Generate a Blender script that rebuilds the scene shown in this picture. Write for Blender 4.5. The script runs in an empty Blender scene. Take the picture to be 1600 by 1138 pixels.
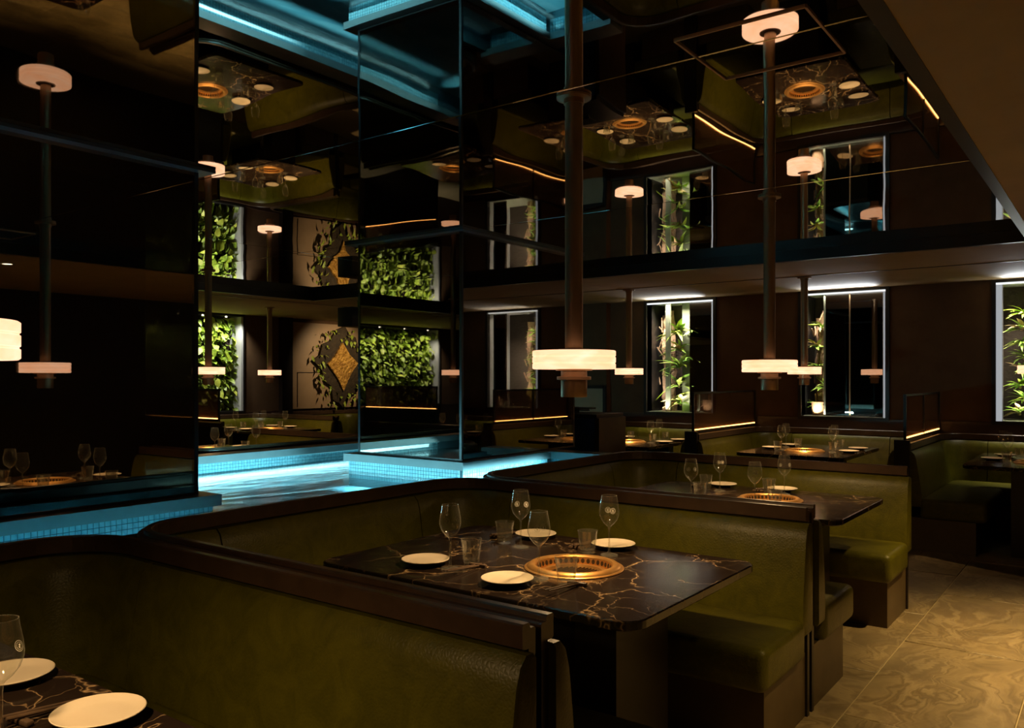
import bpy, bmesh, math, random
from mathutils import Vector, Matrix
random.seed(7)
S = bpy.context.scene
COL = S.collection
PI = math.pi
EYE = 1.42

# ------------------------------------------------------------------ camera
cd = bpy.data.cameras.new('camera'); cam = bpy.data.objects.new('camera', cd); COL.objects.link(cam)
cam.location = (0, 0, EYE); cam.rotation_euler = (PI/2, 0, math.radians(36.5))
cd.sensor_width = 36; cd.lens = 1290/1600*36; cd.shift_y = 21/1600; cd.clip_start = .02
S.camera = cam
# ------------------------------------------------------------------ world, exposure
w = bpy.data.worlds.new('world'); S.world = w; w.use_nodes = True
w.node_tree.nodes['Background'].inputs[0].default_value = (.9, .75, .6, 1)
w.node_tree.nodes['Background'].inputs[1].default_value = .004
S.view_settings.view_transform = 'Standard'; S.view_settings.look = 'None'
S.view_settings.exposure = 0.3; S.view_settings.gamma = 1
S.view_settings.use_curve_mapping = False
cy = S.cycles
cy.sample_clamp_indirect = 2.5; cy.caustics_reflective = False; cy.caustics_refractive = False
cy.max_bounces = 10; cy.glossy_bounces = 6; cy.diffuse_bounces = 3; cy.transparent_max_bounces = 24
cy.transmission_bounces = 8
# ------------------------------------------------------------------ lights
WARM = (1, .63, .28); WARM2 = (1, .67, .25)
def light(name, kind, loc, energy, color, rot=(0, 0, 0), **k):
    l = bpy.data.lights.new(name, kind); l.energy = energy; l.color = color
    for a, v in k.items(): setattr(l, a, v)
    o = bpy.data.objects.new(name, l); COL.objects.link(o); o.location = loc; o.rotation_euler = rot
    return o
# recessed downlights over the aisle (soffit)
DOWN = [(-.05, 5.0, 400), (.1, 3.0, 260), (.55, .9, 130)]
for x, y, e in DOWN:
    light('aisle_downlight', 'SPOT', (x, y, 2.345), e, WARM2, spot_size=math.radians(76), spot_blend=1, shadow_soft_size=.04)
# pool light strips beneath the copings, and one added behind the rail
CY = (.31, .86, 1.0)
POOL = [((-5.36, 4.05, .768), (.03, 2.5), 2.8, (0, math.radians(-72), 0)),
        ((-3.125, 4.1, .76), (.03, 2.2), 46, (0, math.radians(69), 0)),  # added unseen behind the booth rail to brighten the water
        ((-3.545, 4.85, .768), (.02, 1.0), 2.5, (0, math.radians(-25), 0)),
        ((-3.545, 1.1, .768), (.02, 2.4), 7, (0, math.radians(-25), 0)),
        ((-4.15, 4.255, .768), (1.0, .02), 3, (math.radians(-25), 0, 0)),
        ((-4.6, 2.46, .768), (1.2, .03), 22, (math.radians(66), 0, 0))]
for loc, sz, e, rot in POOL:
    light('pool_light', 'AREA', loc, e, CY, rot, shape='RECTANGLE', size=sz[0], size_y=sz[1], spread=math.radians(62 if sz[1] == 2.2 else 110))
# planted windows: cool strips above the plants and along the window head
WX = [-4.27, -2.395, -.55]
for x in WX:
    light('window_light', 'AREA', (x, 9.24, 2.31), 16, (1, .90, .72), (math.radians(12), 0, 0), shape='RECTANGLE', size=.8, size_y=.1, spread=math.radians(75))
    light('window_fill_light', 'AREA', (x, 9.21, 1.02), 5.5, (1, .90, .72), (math.radians(160), 0, 0), shape='RECTANGLE', size=.7, size_y=.04, spread=math.radians(90))  # added fill from below so the plants are evenly lit, no fitting built
    light('soffit_wash', 'AREA', (x, 9.09, 2.28), 2.6, (.85, .92, 1), (math.radians(246), 0, 0), shape='RECTANGLE', size=.7, size_y=.03, spread=math.radians(55))
# leafy windows of the left wall
for y0, y1 in ((5.94, 7.5), (-3.2, -.9)):
    for k in range(4):
        light('leaf_wall_light', 'SPOT', (-10.40, y0+(y1-y0)*(k+.5)/4, 2.34), 30*(y1-y0)/1.56, (1, .97, .82), (0, math.radians(24), 0), spot_size=math.radians(100), spot_blend=.7, shadow_soft_size=.03)

# ------------------------------------------------------------------ materials
MATS = {}
def new_mat(name):
    m = bpy.data.materials.new(name); m.use_nodes = True
    nt = m.node_tree; b = nt.nodes['Principled BSDF']; MATS[name] = m
    return m, nt, b
def N(nt, t, **k):
    n = nt.nodes.new(t)
    for a, v in k.items():
        if a.startswith('i_'):
            key = a[2:].replace('_', ' ')
            n.inputs[int(key) if key.isdigit() else key].default_value = v
        else: setattr(n, a, v)
    return n
def ramp(nt, stops, interp='LINEAR'):
    r = nt.nodes.new('ShaderNodeValToRGB'); cr = r.color_ramp; cr.interpolation = interp
    while len(cr.elements) < len(stops): cr.elements.new(.5)
    for e, (p, c) in zip(cr.elements, stops):
        e.position = p; e.color = (*c, 1) if len(c) == 3 else c
    return r
def coords(nt, rnd=False):
    tc = N(nt, 'ShaderNodeTexCoord')
    if not rnd: return tc.outputs['Object']
    oi = N(nt, 'ShaderNodeObjectInfo'); vm = N(nt, 'ShaderNodeVectorMath', operation='SCALE'); vm.inputs[0].default_value = (17, 31, 11)
    nt.links.new(oi.outputs['Random'], vm.inputs['Scale'])
    ad = N(nt, 'ShaderNodeVectorMath', operation='ADD')
    nt.links.new(tc.outputs['Object'], ad.inputs[0]); nt.links.new(vm.outputs[0], ad.inputs[1])
    return ad.outputs[0]
def simple(name, c, rough=.5, metal=0, var=None, bump=None, spec=.5, c2=None, rnd=False, coat=0):
    m, nt, b = new_mat(name); L = nt.links
    b.inputs['Roughness'].default_value = rough; b.inputs['Metallic'].default_value = metal
    b.inputs['Specular IOR Level'].default_value = spec; b.inputs['Coat Weight'].default_value = coat
    b.inputs['Base Color'].default_value = (*c, 1)
    co = coords(nt, rnd) if (var or bump) else None
    if var:
        n = N(nt, 'ShaderNodeTexNoise', i_Scale=var, i_Detail=5, i_Roughness=.6); L.new(co, n.inputs['Vector'])
        r = ramp(nt, [(.3, c), (.7, c2 or tuple(x*.6 for x in c))]); L.new(n.outputs[0], r.inputs[0]); L.new(r.outputs[0], b.inputs['Base Color'])
    if bump:
        n = N(nt, 'ShaderNodeTexNoise', i_Scale=bump[0], i_Detail=4); L.new(co, n.inputs['Vector'])
        bp = N(nt, 'ShaderNodeBump', i_Strength=bump[1], i_Distance=bump[2] if len(bump) > 2 else .002); L.new(n.outputs[0], bp.inputs['Height']); L.new(bp.outputs[0], b.inputs['Normal'])
    return m
def emit(name, c, s):
    m, nt, b = new_mat(name); b.inputs['Base Color'].default_value = (0, 0, 0, 1)
    b.inputs['Emission Color'].default_value = (*c, 1); b.inputs['Emission Strength'].default_value = s
    return m
simple('wood', (.078, .045, .025), .33, var=14, c2=(.050, .028, .015), bump=(60, .15))
simple('base_wood', (.115, .078, .035), .45, var=9, c2=(.085, .055, .024))
simple('dark_wood', (.016, .010, .007), .4, var=10)
simple('wall_cloth', (.135, .078, .042), .85, var=5, c2=(.105, .058, .03), bump=(260, .4, .001), spec=.1)
simple('dado', (.05, .022, .014), .5, var=8, c2=(.035, .015, .009))
simple('beige_plaster', (.36, .27, .165), .8, var=2.5, c2=(.31, .225, .13), spec=.15)
simple('beige_panel', (.40, .27, .16), .55, var=3, c2=(.34, .22, .12))
simple('black', (.006, .006, .007), .4)
simple('black_metal', (.012, .011, .011), .35, metal=0)
simple('bronze', (.42, .28, .165), .42, metal=1, bump=(200, .1))
simple('brass', (.88, .50, .17), .34, metal=.88, var=30, c2=(.74, .38, .11), bump=(120, .12))
simple('brass_dark', (.05, .03, .015), .5, metal=.6)
simple('plate_white', (.68, .60, .47), .3, var=6, c2=(.62, .53, .40))
simple('plate_under', (.03, .022, .018), .5)
simple('chopstick', (.10, .062, .038), .4, var=20)
simple('coping', (.24, .27, .27), .35, var=6, c2=(.19, .22, .23))
simple('grout', (.05, .10, .12), .7)
m, nt, b = new_mat('pool_floor'); L = nt.links; co = coords(nt)
mp = N(nt, 'ShaderNodeMapping'); mp.inputs['Scale'].default_value = (2.4, .8, 1); mp.inputs['Rotation'].default_value = (0, 0, .35); L.new(co, mp.inputs[0])
n = N(nt, 'ShaderNodeTexNoise', i_Scale=1.6, i_Detail=4, i_Distortion=1.4); L.new(mp.outputs[0], n.inputs['Vector'])
r = ramp(nt, [(.36, (.42, .68, .74)), (.52, (.62, .80, .83)), (.64, (.92, .95, .95))]); L.new(n.outputs[0], r.inputs[0]); L.new(r.outputs[0], b.inputs['Base Color'])  # pale streaks in the floor colour stand in for highlights on the water
simple('bark', (.22, .12, .07), .8, var=9, c2=(.55, .36, .24), bump=(14, 1, .03))
simple('soil', (.03, .02, .012), .95, bump=(30, 1, .01))
simple('clay_pot', (.36, .20, .10), .8, var=8)
simple('post_grey', (.24, .26, .19), .4, metal=.3, var=4)
simple('jamb_grey', (.55, .56, .58), .5)
simple('slate_blue', (.035, .08, .26), .45, var=5)
simple('gold_leaf', (.80, .44, .08), .45, metal=.25, var=14, c2=(.30, .13, .02), bump=(22, 1, .06))
simple('bark_dark', (.055, .034, .013), .8, var=10, c2=(.02, .013, .006), bump=(20, 1, .02))
simple('moss', (.09, .14, .02), .9, var=20, c2=(.03, .05, .01))
emit('led_amber', (1, .44, .11), 5.0)
emit('jamb_glow', (.9, .95, 1), .32)  # faint glow standing in for light that falls on the jambs
emit('led_white', (.92, .96, 1), .95)
emit('led_dot', (1, .9, .7), 4)
emit('bulb', (1, .78, .5), 9)
# olive leather
m, nt, b = new_mat('leather'); L = nt.links; co = coords(nt)
n = N(nt, 'ShaderNodeTexNoise', i_Scale=9, i_Detail=8, i_Roughness=.75, i_Distortion=.8); L.new(co, n.inputs['Vector'])
r = ramp(nt, [(.36, (.068, .064, .0035)), (.64, (.110, .101, .006))]); L.new(n.outputs[0], r.inputs[0]); L.new(r.outputs[0], b.inputs['Base Color'])
v = N(nt, 'ShaderNodeTexVoronoi', i_Scale=90, feature='DISTANCE_TO_EDGE'); L.new(co, v.inputs['Vector'])
n2 = N(nt, 'ShaderNodeTexNoise', i_Scale=24, i_Detail=6); L.new(co, n2.inputs['Vector'])
ad = N(nt, 'ShaderNodeMath', operation='ADD'); L.new(v.outputs['Distance'], ad.inputs[0]); L.new(n2.outputs[0], ad.inputs[1])
bp = N(nt, 'ShaderNodeBump', i_Strength=.35, i_Distance=.003); L.new(ad.outputs[0], bp.inputs['Height']); L.new(bp.outputs[0], b.inputs['Normal'])
b.inputs['Roughness'].default_value = .40; b.inputs['Specular IOR Level'].default_value = .28
# black veined marble
m, nt, b = new_mat('marble'); L = nt.links; co = coords(nt, True)
n = N(nt, 'ShaderNodeTexNoise', i_Scale=2.2, i_Detail=5, i_Roughness=.6); L.new(co, n.inputs['Vector'])
mx = N(nt, 'ShaderNodeMix', data_type='RGBA', i_0=.32); L.new(co, mx.inputs[6]); L.new(n.outputs['Color'], mx.inputs[7])
v = N(nt, 'ShaderNodeTexVoronoi', i_Scale=3.6, feature='DISTANCE_TO_EDGE'); L.new(mx.outputs[2], v.inputs['Vector'])
r = ramp(nt, [(0, (1, 1, 1)), (.006, (.3, .3, .3)), (.017, (0, 0, 0))]); L.new(v.outputs['Distance'], r.inputs[0])
n3 = N(nt, 'ShaderNodeTexNoise', i_Scale=3.2, i_Detail=3); L.new(co, n3.inputs['Vector'])
r3 = ramp(nt, [(.36, (0, 0, 0)), (.60, (1, 1, 1))]); L.new(n3.outputs[0], r3.inputs[0])
mu = N(nt, 'ShaderNodeMath', operation='MULTIPLY'); L.new(r.outputs[0], mu.inputs[0]); L.new(r3.outputs[0], mu.inputs[1])
v2 = N(nt, 'ShaderNodeTexVoronoi', i_Scale=8, feature='DISTANCE_TO_EDGE'); L.new(mx.outputs[2], v2.inputs['Vector'])
r2 = ramp(nt, [(0, (.5, .5, .5)), (.014, (0, 0, 0))]); L.new(v2.outputs['Distance'], r2.inputs[0])
mu2 = N(nt, 'ShaderNodeMath', operation='MULTIPLY'); L.new(r2.outputs[0], mu2.inputs[0]); L.new(r3.outputs[0], mu2.inputs[1])
ad = N(nt, 'ShaderNodeMath', operation='MAXIMUM'); L.new(mu.outputs[0], ad.inputs[0]); L.new(mu2.outputs[0], ad.inputs[1])
cm = N(nt, 'ShaderNodeMix', data_type='RGBA'); cm.inputs[6].default_value = (.017, .011, .008, 1); cm.inputs[7].default_value = (.50, .34, .18, 1)
L.new(ad.outputs[0], cm.inputs[0]); L.new(cm.outputs[2], b.inputs['Base Color'])
b.inputs['Roughness'].default_value = .15; b.inputs['Specular IOR Level'].default_value = .4
n4 = N(nt, 'ShaderNodeTexNoise', i_Scale=160, i_Detail=2); L.new(co, n4.inputs['Vector'])
bp = N(nt, 'ShaderNodeBump', i_Strength=.12, i_Distance=.001); L.new(n4.outputs[0], bp.inputs['Height']); L.new(bp.outputs[0], b.inputs['Normal'])
# slate floor tile
m, nt, b = new_mat('slate'); L = nt.links; co = coords(nt, True)
n = N(nt, 'ShaderNodeTexNoise', i_Scale=1.6, i_Detail=4, i_Distortion=1.2); L.new(co, n.inputs['Vector'])
sc_ = N(nt, 'ShaderNodeVectorMath', operation='MULTIPLY_ADD'); L.new(n.outputs['Color'], sc_.inputs[0]); sc_.inputs[1].default_value = (.55, .55, 0); L.new(co, sc_.inputs[2])
wv = N(nt, 'ShaderNodeTexNoise', i_Scale=2.0, i_Detail=6, i_Roughness=.55, i_Distortion=1.6)
mp = N(nt, 'ShaderNodeMapping'); mp.inputs['Scale'].default_value = (1.6, .55, 1); L.new(sc_.outputs[0], mp.inputs[0]); L.new(mp.outputs[0], wv.inputs['Vector'])
r = ramp(nt, [(.30, (.13, .092, .046)), (.44, (.26, .195, .105)), (.49, (.155, .11, .056)), (.54, (.30, .23, .13)), (.60, (.18, .13, .07)), (.72, (.25, .19, .105))]); L.new(wv.outputs[0], r.inputs[0])
n2 = N(nt, 'ShaderNodeTexNoise', i_Scale=2.2, i_Detail=5); L.new(co, n2.inputs['Vector'])
r2 = ramp(nt, [(.35, (.72, .72, .72)), (.7, (1.1, 1.08, 1.02))]); L.new(n2.outputs[0], r2.inputs[0])
mm = N(nt, 'ShaderNodeMix', data_type='RGBA', blend_type='MULTIPLY', i_0=1.0); L.new(r.outputs[0], mm.inputs[6]); L.new(r2.outputs[0], mm.inputs[7]); L.new(mm.outputs[2], b.inputs['Base Color'])
bp = N(nt, 'ShaderNodeBump', i_Strength=.35, i_Distance=.006); L.new(wv.outputs[0], bp.inputs['Height']); L.new(bp.outputs[0], b.inputs['Normal'])
b.inputs['Roughness'].default_value = .48
simple('floor_grout', (.34, .27, .15), .8)
# glowing alabaster
m, nt, b = new_mat('alabaster'); L = nt.links; co = coords(nt, True)
mp = N(nt, 'ShaderNodeMapping'); mp.inputs['Scale'].default_value = (1, 1, 4); L.new(co, mp.inputs[0])
n = N(nt, 'ShaderNodeTexNoise', i_Scale=7, i_Detail=5, i_Distortion=.8); L.new(mp.outputs[0], n.inputs['Vector'])
r = ramp(nt, [(.3, (1.0, .45, .23)), (.5, (1.0, .52, .30)), (.7, (1, .59, .38))]); L.new(n.outputs[0], r.inputs[0]); L.new(r.outputs[0], b.inputs['Emission Color'])
b.inputs['Emission Strength'].default_value = 1.35; b.inputs['Base Color'].default_value = (.3, .25, .2, 1); b.inputs['Roughness'].default_value = .4
# tinted ceiling mirror, slightly wavy sheets
m, nt, b = new_mat('mirror'); L = nt.links; co = coords(nt, True)
n = N(nt, 'ShaderNodeTexNoise', i_Scale=1.1, i_Detail=1); L.new(co, n.inputs['Vector'])
bp = N(nt, 'ShaderNodeBump', i_Strength=1, i_Distance=.0042); L.new(n.outputs[0], bp.inputs['Height']); L.new(bp.outputs[0], b.inputs['Normal'])
b.inputs['Base Color'].default_value = (.62, .60, .56, 1); b.inputs['Metallic'].default_value = 1; b.inputs['Roughness'].default_value = .014
# smoked glass sheets
def glass_sheet(name, tint, refl, f, haze=0, hazec=(1, 1, 1), edge=0, rough=.01):
    m = bpy.data.materials.new(name); m.use_nodes = True; nt = m.node_tree; nt.nodes.clear(); L = nt.links
    o = N(nt, 'ShaderNodeOutputMaterial'); t = N(nt, 'ShaderNodeBsdfTransparent'); t.inputs[0].default_value = (*tint, 1)
    g = N(nt, 'ShaderNodeBsdfGlossy'); g.inputs['Color'].default_value = (*refl, 1); g.inputs['Roughness'].default_value = rough
    lw = N(nt, 'ShaderNodeLayerWeight', i_Blend=.5); p = N(nt, 'ShaderNodeMath', operation='POWER'); p.inputs[1].default_value = 4; L.new(lw.outputs['Facing'], p.inputs[0])
    a = N(nt, 'ShaderNodeMath', operation='MULTIPLY_ADD', use_clamp=True); a.inputs[1].default_value = 1-f; a.inputs[2].default_value = f; L.new(p.outputs[0], a.inputs[0])
    mx = N(nt, 'ShaderNodeMixShader'); L.new(a.outputs[0], mx.inputs[0]); L.new(t.outputs[0], mx.inputs[1]); L.new(g.outputs[0], mx.inputs[2])
    last = mx
    if haze:
        d = N(nt, 'ShaderNodeBsdfDiffuse'); d.inputs[0].default_value = (*hazec, 1); tr = N(nt, 'ShaderNodeBsdfTranslucent'); tr.inputs[0].default_value = (*hazec, 1)
        dm = N(nt, 'ShaderNodeMixShader', i_0=.5); L.new(d.outputs[0], dm.inputs[1]); L.new(tr.outputs[0], dm.inputs[2])
        h = N(nt, 'ShaderNodeMath', operation='MULTIPLY_ADD', use_clamp=True); h.inputs[1].default_value = edge; h.inputs[2].default_value = haze; L.new(p.outputs[0], h.inputs[0])
        last = N(nt, 'ShaderNodeMixShader'); L.new(h.outputs[0], last.inputs[0]); L.new(mx.outputs[0], last.inputs[1]); L.new(dm.outputs[0], last.inputs[2])
    L.new(last.outputs[0], o.inputs[0])
    MATS[name] = m; return m
glass_sheet('smoked_glass', (.42, .40, .36), (.95, .88, .80), .33)
glass_sheet('screen_glass', (.45, .38, .32), (.8, .75, .7), .04, .38, (.34, .20, .11))
glass_sheet('clear_glass', (.96, .97, .94), (1, 1, 1), .05, .009, (1, .96, .82), .13, .05)  # whitish haze towards the edges paints in rim highlights
glass_sheet('tumbler_glass', (.92, .92, .88), (1, 1, 1), .09, .02, (1, .96, .84), .14, .05)  # rim highlights painted in by edge haze here too
# water
m = bpy.data.materials.new('water'); m.use_nodes = True; MATS['water'] = m; nt = m.node_tree; nt.nodes.clear(); L = nt.links
o = N(nt, 'ShaderNodeOutputMaterial'); t = N(nt, 'ShaderNodeBsdfTransparent'); t.inputs[0].default_value = (.72, .95, 1, 1)
g = N(nt, 'ShaderNodeBsdfGlossy'); g.inputs['Roughness'].default_value = .2
co = coords(nt); mp = N(nt, 'ShaderNodeMapping'); mp.inputs['Scale'].default_value = (2.2, .8, 1); L.new(co, mp.inputs[0])
n = N(nt, 'ShaderNodeTexNoise', i_Scale=3, i_Detail=2, i_Distortion=.6); L.new(mp.outputs[0], n.inputs['Vector'])
bp = N(nt, 'ShaderNodeBump', i_Strength=.5, i_Distance=.012); L.new(n.outputs[0], bp.inputs['Height']); L.new(bp.outputs[0], g.inputs['Normal'])
fr = N(nt, 'ShaderNodeFresnel', i_IOR=1.22); L.new(bp.outputs[0], fr.inputs['Normal'])
mx = N(nt, 'ShaderNodeMixShader'); L.new(fr.outputs[0], mx.inputs[0]); L.new(t.outputs[0], mx.inputs[1]); L.new(g.outputs[0], mx.inputs[2]); L.new(mx.outputs[0], o.inputs[0])
# mosaic tile: random shade per piece
def mosaic(name):
    m, nt, b = new_mat(name); L = nt.links
    oi = N(nt, 'ShaderNodeObjectInfo'); co = coords(nt)
    wn = N(nt, 'ShaderNodeTexNoise', i_Scale=30, i_Detail=0); L.new(co, wn.inputs['Vector'])
    ad = N(nt, 'ShaderNodeMath', operation='ADD'); L.new(oi.outputs['Random'], ad.inputs[0]); L.new(wn.outputs[0], ad.inputs[1])
    fr = N(nt, 'ShaderNodeMath', operation='FRACT'); L.new(ad.outputs[0], fr.inputs[0])
    r = ramp(nt, [(0, (.26, .50, .56)), (.5, (.38, .62, .68)), (1, (.20, .42, .50))]); L.new(fr.outputs[0], r.inputs[0]); L.new(r.outputs[0], b.inputs['Base Color'])
    b.inputs['Roughness'].default_value = .2
mosaic('mosaic')
# leaves
def leafmat(name, a, c, d):
    m, nt, b = new_mat(name); L = nt.links; oi = N(nt, 'ShaderNodeObjectInfo'); co = coords(nt)
    n = N(nt, 'ShaderNodeTexNoise', i_Scale=7, i_Detail=3); L.new(co, n.inputs['Vector'])
    ad = N(nt, 'ShaderNodeMath', operation='MULTIPLY_ADD'); L.new(oi.outputs['Random'], ad.inputs[0]); ad.inputs[1].default_value = .5; L.new(n.outputs[0], ad.inputs[2])
    r = ramp(nt, [(.35, a), (.7, c), (1, d)]); L.new(ad.outputs[0], r.inputs[0]); L.new(r.outputs[0], b.inputs['Base Color'])
    b.inputs['Roughness'].default_value = .45
leafmat('leaf_green', (.09, .16, .012), (.25, .36, .035), (.48, .52, .07))
leafmat('leaf_bright', (.12, .30, .03), (.28, .52, .07), (.55, .62, .16))
leafmat('leaf_pink', (.5, .28, .16), (.62, .42, .22), (.45, .5, .12))
simple('mark_white', (.62, .58, .48), .6)
bpy.data.materials['mark_white'].node_tree.nodes['Principled BSDF'].inputs['Emission Strength'].default_value = 0

# ------------------------------------------------------------------ mesh helpers
class MB:
    def __init__(s): s.v = []; s.f = []; s.sm = []
    def add(s, vs, fs, smooth=False):
        o = len(s.v); s.v += [tuple(v) for v in vs]; s.f += [tuple(i+o for i in f) for f in fs]; s.sm += [smooth]*len(fs); return s
    def box(s, x0, x1, y0, y1, z0, z1):
        return s.add([(x0,y0,z0),(x1,y0,z0),(x1,y1,z0),(x0,y1,z0),(x0,y0,z1),(x1,y0,z1),(x1,y1,z1),(x0,y1,z1)],
                     [(0,3,2,1),(4,5,6,7),(0,1,5,4),(1,2,6,5),(2,3,7,6),(3,0,4,7)])
    def rbox(s, x0, x1, y0, y1, z0, z1, r=.02, seg=3):
        bm = bmesh.new(); bmesh.ops.create_cube(bm, size=1)
        for v in bm.verts: v.co = ((x0+x1)/2+v.co.x*(x1-x0), (y0+y1)/2+v.co.y*(y1-y0), (z0+z1)/2+v.co.z*(z1-z0))
        bmesh.ops.bevel(bm, geom=bm.edges[:], offset=r, segments=seg, profile=.5, affect='EDGES')
        bm.verts.index_update()
        s.add([v.co[:] for v in bm.verts], [[v.index for v in f.verts] for f in bm.faces], True); bm.free(); return s
    def lathe(s, prof, n=32, c=(0,0), a0=0, smooth=True, flute=None):
        vs = []
        for k, (r, z) in enumerate(prof):
            for i in range(n):
                a = a0+2*PI*i/n; rr = r*(flute(k, a) if flute else 1); vs.append((c[0]+rr*math.cos(a), c[1]+rr*math.sin(a), z))
        fs = []
        for k in range(len(prof)-1):
            for i in range(n):
                j = (i+1) % n; fs.append((k*n+i, k*n+j, (k+1)*n+j, (k+1)*n+i))
        return s.add(vs, fs, smooth)
    def cyl(s, r, z0, z1, n=24, c=(0,0), bev=.0):
        p = [(0.0001, z0), (r-bev, z0), (r, z0+bev), (r, z1-bev), (r-bev, z1), (.0001, z1)] if bev else [(.0001, z0), (r, z0), (r, z1), (.0001, z1)]
        return s.lathe(p, n, c, smooth=bool(bev))
    def bar(s, p, q, wd, h):
        p = Vector(p); q = Vector(q); d = (q-p).normalized(); up = Vector((0,0,1))
        sd = d.cross(up); sd = sd.normalized() if sd.length > 1e-4 else Vector((1,0,0)); u2 = sd.cross(d)
        vs = []
        for e in (p, q):
            for a, c in ((-1,-1),(1,-1),(1,1),(-1,1)): vs.append(e+sd*(a*wd/2)+u2*(c*h/2))
        return s.add(vs, [(0,1,2,3),(7,6,5,4),(0,4,5,1),(1,5,6,2),(2,6,7,3),(3,7,4,0)])
    def sweep(s, path, prof, t0=0, t1=0, smooth=True):
        """profile (d inward, z) swept along an open plan path; t0/t1 shrink the profile at the ends"""
        n = len(path); m = len(prof); vs = []
        for i, p in enumerate(path):
            a = Vector(path[max(i-1, 0)]); b_ = Vector(path[min(i+1, n-1)]); d = (b_-a).normalized(); nr = Vector((d.y, -d.x))
            k = 1.0
            if t0 and i == 0: k = t0
            if t1 and i == n-1: k = t1
            zc = sum(z for _, z in prof)/m; d0 = min(dd for dd, _ in prof)
            for dd, z in prof:
                q = Vector(p)+nr*(d0+(dd-d0)*k); vs.append((q.x, q.y, zc+(z-zc)*(1-(1-k)*.35)))
        fs = []
        for i in range(n-1):
            for j in range(m):
                k = (j+1) % m; fs.append((i*m+j, (i+1)*m+j, (i+1)*m+k, i*m+k))
        s.add(vs, fs, smooth)
        o = len(s.v)-len(vs)
        s.f += [tuple(o+j for j in range(m)), tuple(o+(n-1)*m+j for j in reversed(range(m)))]; s.sm += [False, False]
        return s
    def mesh(s, name, mat):
        me = bpy.data.meshes.new(name); me.from_pydata(s.v, [], s.f); me.update()
        bm = bmesh.new(); bm.from_mesh(me); bmesh.ops.recalc_face_normals(bm, faces=bm.faces[:]); bm.to_mesh(me); bm.free()
        me.polygons.foreach_set('use_smooth', s.sm)
        if any(s.sm):
            try: me.set_sharp_from_angle(angle=math.radians(42))
            except Exception: pass
        me.materials.append(MATS[mat]); return me
    def build(s, name, mat, parent=None, label=None, **k):
        o = bpy.data.objects.new(name, s.mesh(name, mat)); COL.objects.link(o)
        if parent: o.parent = parent
        if label: o['label'] = label
        for a, v in k.items(): o[a] = v
        return o
def inst(name, me, parent=None, loc=(0,0,0), rot=(0,0,0), sc=1, **k):
    o = bpy.data.objects.new(name, me); COL.objects.link(o); o.parent = parent; o.location = loc; o.rotation_euler = rot
    o.scale = (sc, sc, sc) if not isinstance(sc, tuple) else sc
    for a, v in k.items(): o[a] = v
    return o
def tag(o, label, cat, group=None):
    o['label'] = label; o['category'] = cat
    if group: o['group'] = group
    return o
def thing(name, label, cat, loc=(0,0,0), rz=0, group=None):
    o = bpy.data.objects.new(name, None); COL.objects.link(o); o.location = loc; o.rotation_euler = (0,0,rz)
    o.empty_display_size = .1
    return tag(o, label, cat, group)
def copy_tree(o, parent=None):
    c = o.copy(); COL.objects.link(c); c.parent = parent
    for ch in list(o.children): copy_tree(ch, c)
    return c
def px_of(x, y):
    th = math.radians(36.5); D = -math.sin(th)*x+math.cos(th)*y; l = math.cos(th)*x+math.sin(th)*y
    return 800+1290*l/D if D > .1 else 1e6*(1 if l > 0 else -1)
def structure(o): o['kind'] = 'structure'; return o

# ------------------------------------------------------------------ floor of slate tiles
XR, YF, XL, YB = 2.2, -3.9, -10.6, 9.15
fl = structure(MB().box(XL-.2, XR+.2, YF-.2, 11.2, -.06, -.004).build('floor', 'floor_grout'))
tile_me = MB().rbox(-.2975, .2975, -.5975, .5975, -.02, 0, .003, 1).mesh('floor_tile', 'slate')
row = 0
for r in range(-2, 4):
    xc = -.65+.6*r
    off = 3.63 if r % 2 == 0 else 4.23
    for k in range(-4, 5):
        yc = off+.6+1.205*k
        if -1.2 < yc < 9.2 and xc < XR: inst('floor_tile', tile_me, fl, (xc, yc, .0), (0, 0, PI*random.randint(0, 1)))

# ------------------------------------------------------------------ ceiling: mirror sheets, soffits
ZC, ZS = 2.44, 2.358
ce = structure(MB().box(XL-.2, XR+.2, YF-.2, 11.2, ZC+.03, ZC+.12).build('ceiling', 'black'))
YS = [YF, -1.45, .51, 2.465, 4.4, 6.71]
XS = [-8.0, -5.4, -.48]
for j in range(5):
    for i in range(2):
        x0, x1, y0, y1 = XS[i]+.002, XS[i+1]-.002, YS[j]+.002, YS[j+1]-.002
        MB().rbox(x0-(x0+x1)/2, x1-(x0+x1)/2, y0-(y0+y1)/2, y1-(y0+y1)/2, 0, .024, .003, 1).build('mirror_sheet', 'mirror', ce).location = ((x0+x1)/2, (y0+y1)/2, ZC)
sf = MB(); sf.box(-.48, XR+.1, YF-.1, YB+.05, ZS, ZC+.04); sf.box(-8.0, -.48, 6.71, 11.0, ZS, ZC+.04); sf.box(XL-.05, -8.0, YF-.1, 11.0, ZS, ZC+.04)
sf.build('soffit', 'beige_plaster', ce)
fs = MB(); fs.box(-8.0, -.48, 6.66, 6.712, ZS-.002, ZC-.0005); fs.box(-8.002, -7.95, YF, 6.70, ZS-.002, ZC-.0005); fs.box(-.53, -.478, YF, 6.66, ZS-.002, ZC-.0005)
fs.build('soffit_edge', 'black_metal', ce)
sg = MB(); sg.box(-8.28, XR, 7.74, 7.755, ZS-.004, ZS); sg.box(-8.30, -8.285, YF, 9.0, ZS-.004, ZS)
sg.build('soffit_joint', 'dark_wood', ce)
hp = MB()
for a, c in (((-1.09, 2.30), (-.70, 2.30)), ((-.70, 2.30), (-.70, 2.70)), ((-.70, 2.70), (-1.09, 2.70)), ((-1.09, 2.70), (-1.09, 2.30))):
    hp.bar((*a, ZC-.002), (*c, ZC-.002), .007, .006)
hp.build('access_panel_frame', 'bronze', ce)
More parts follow.
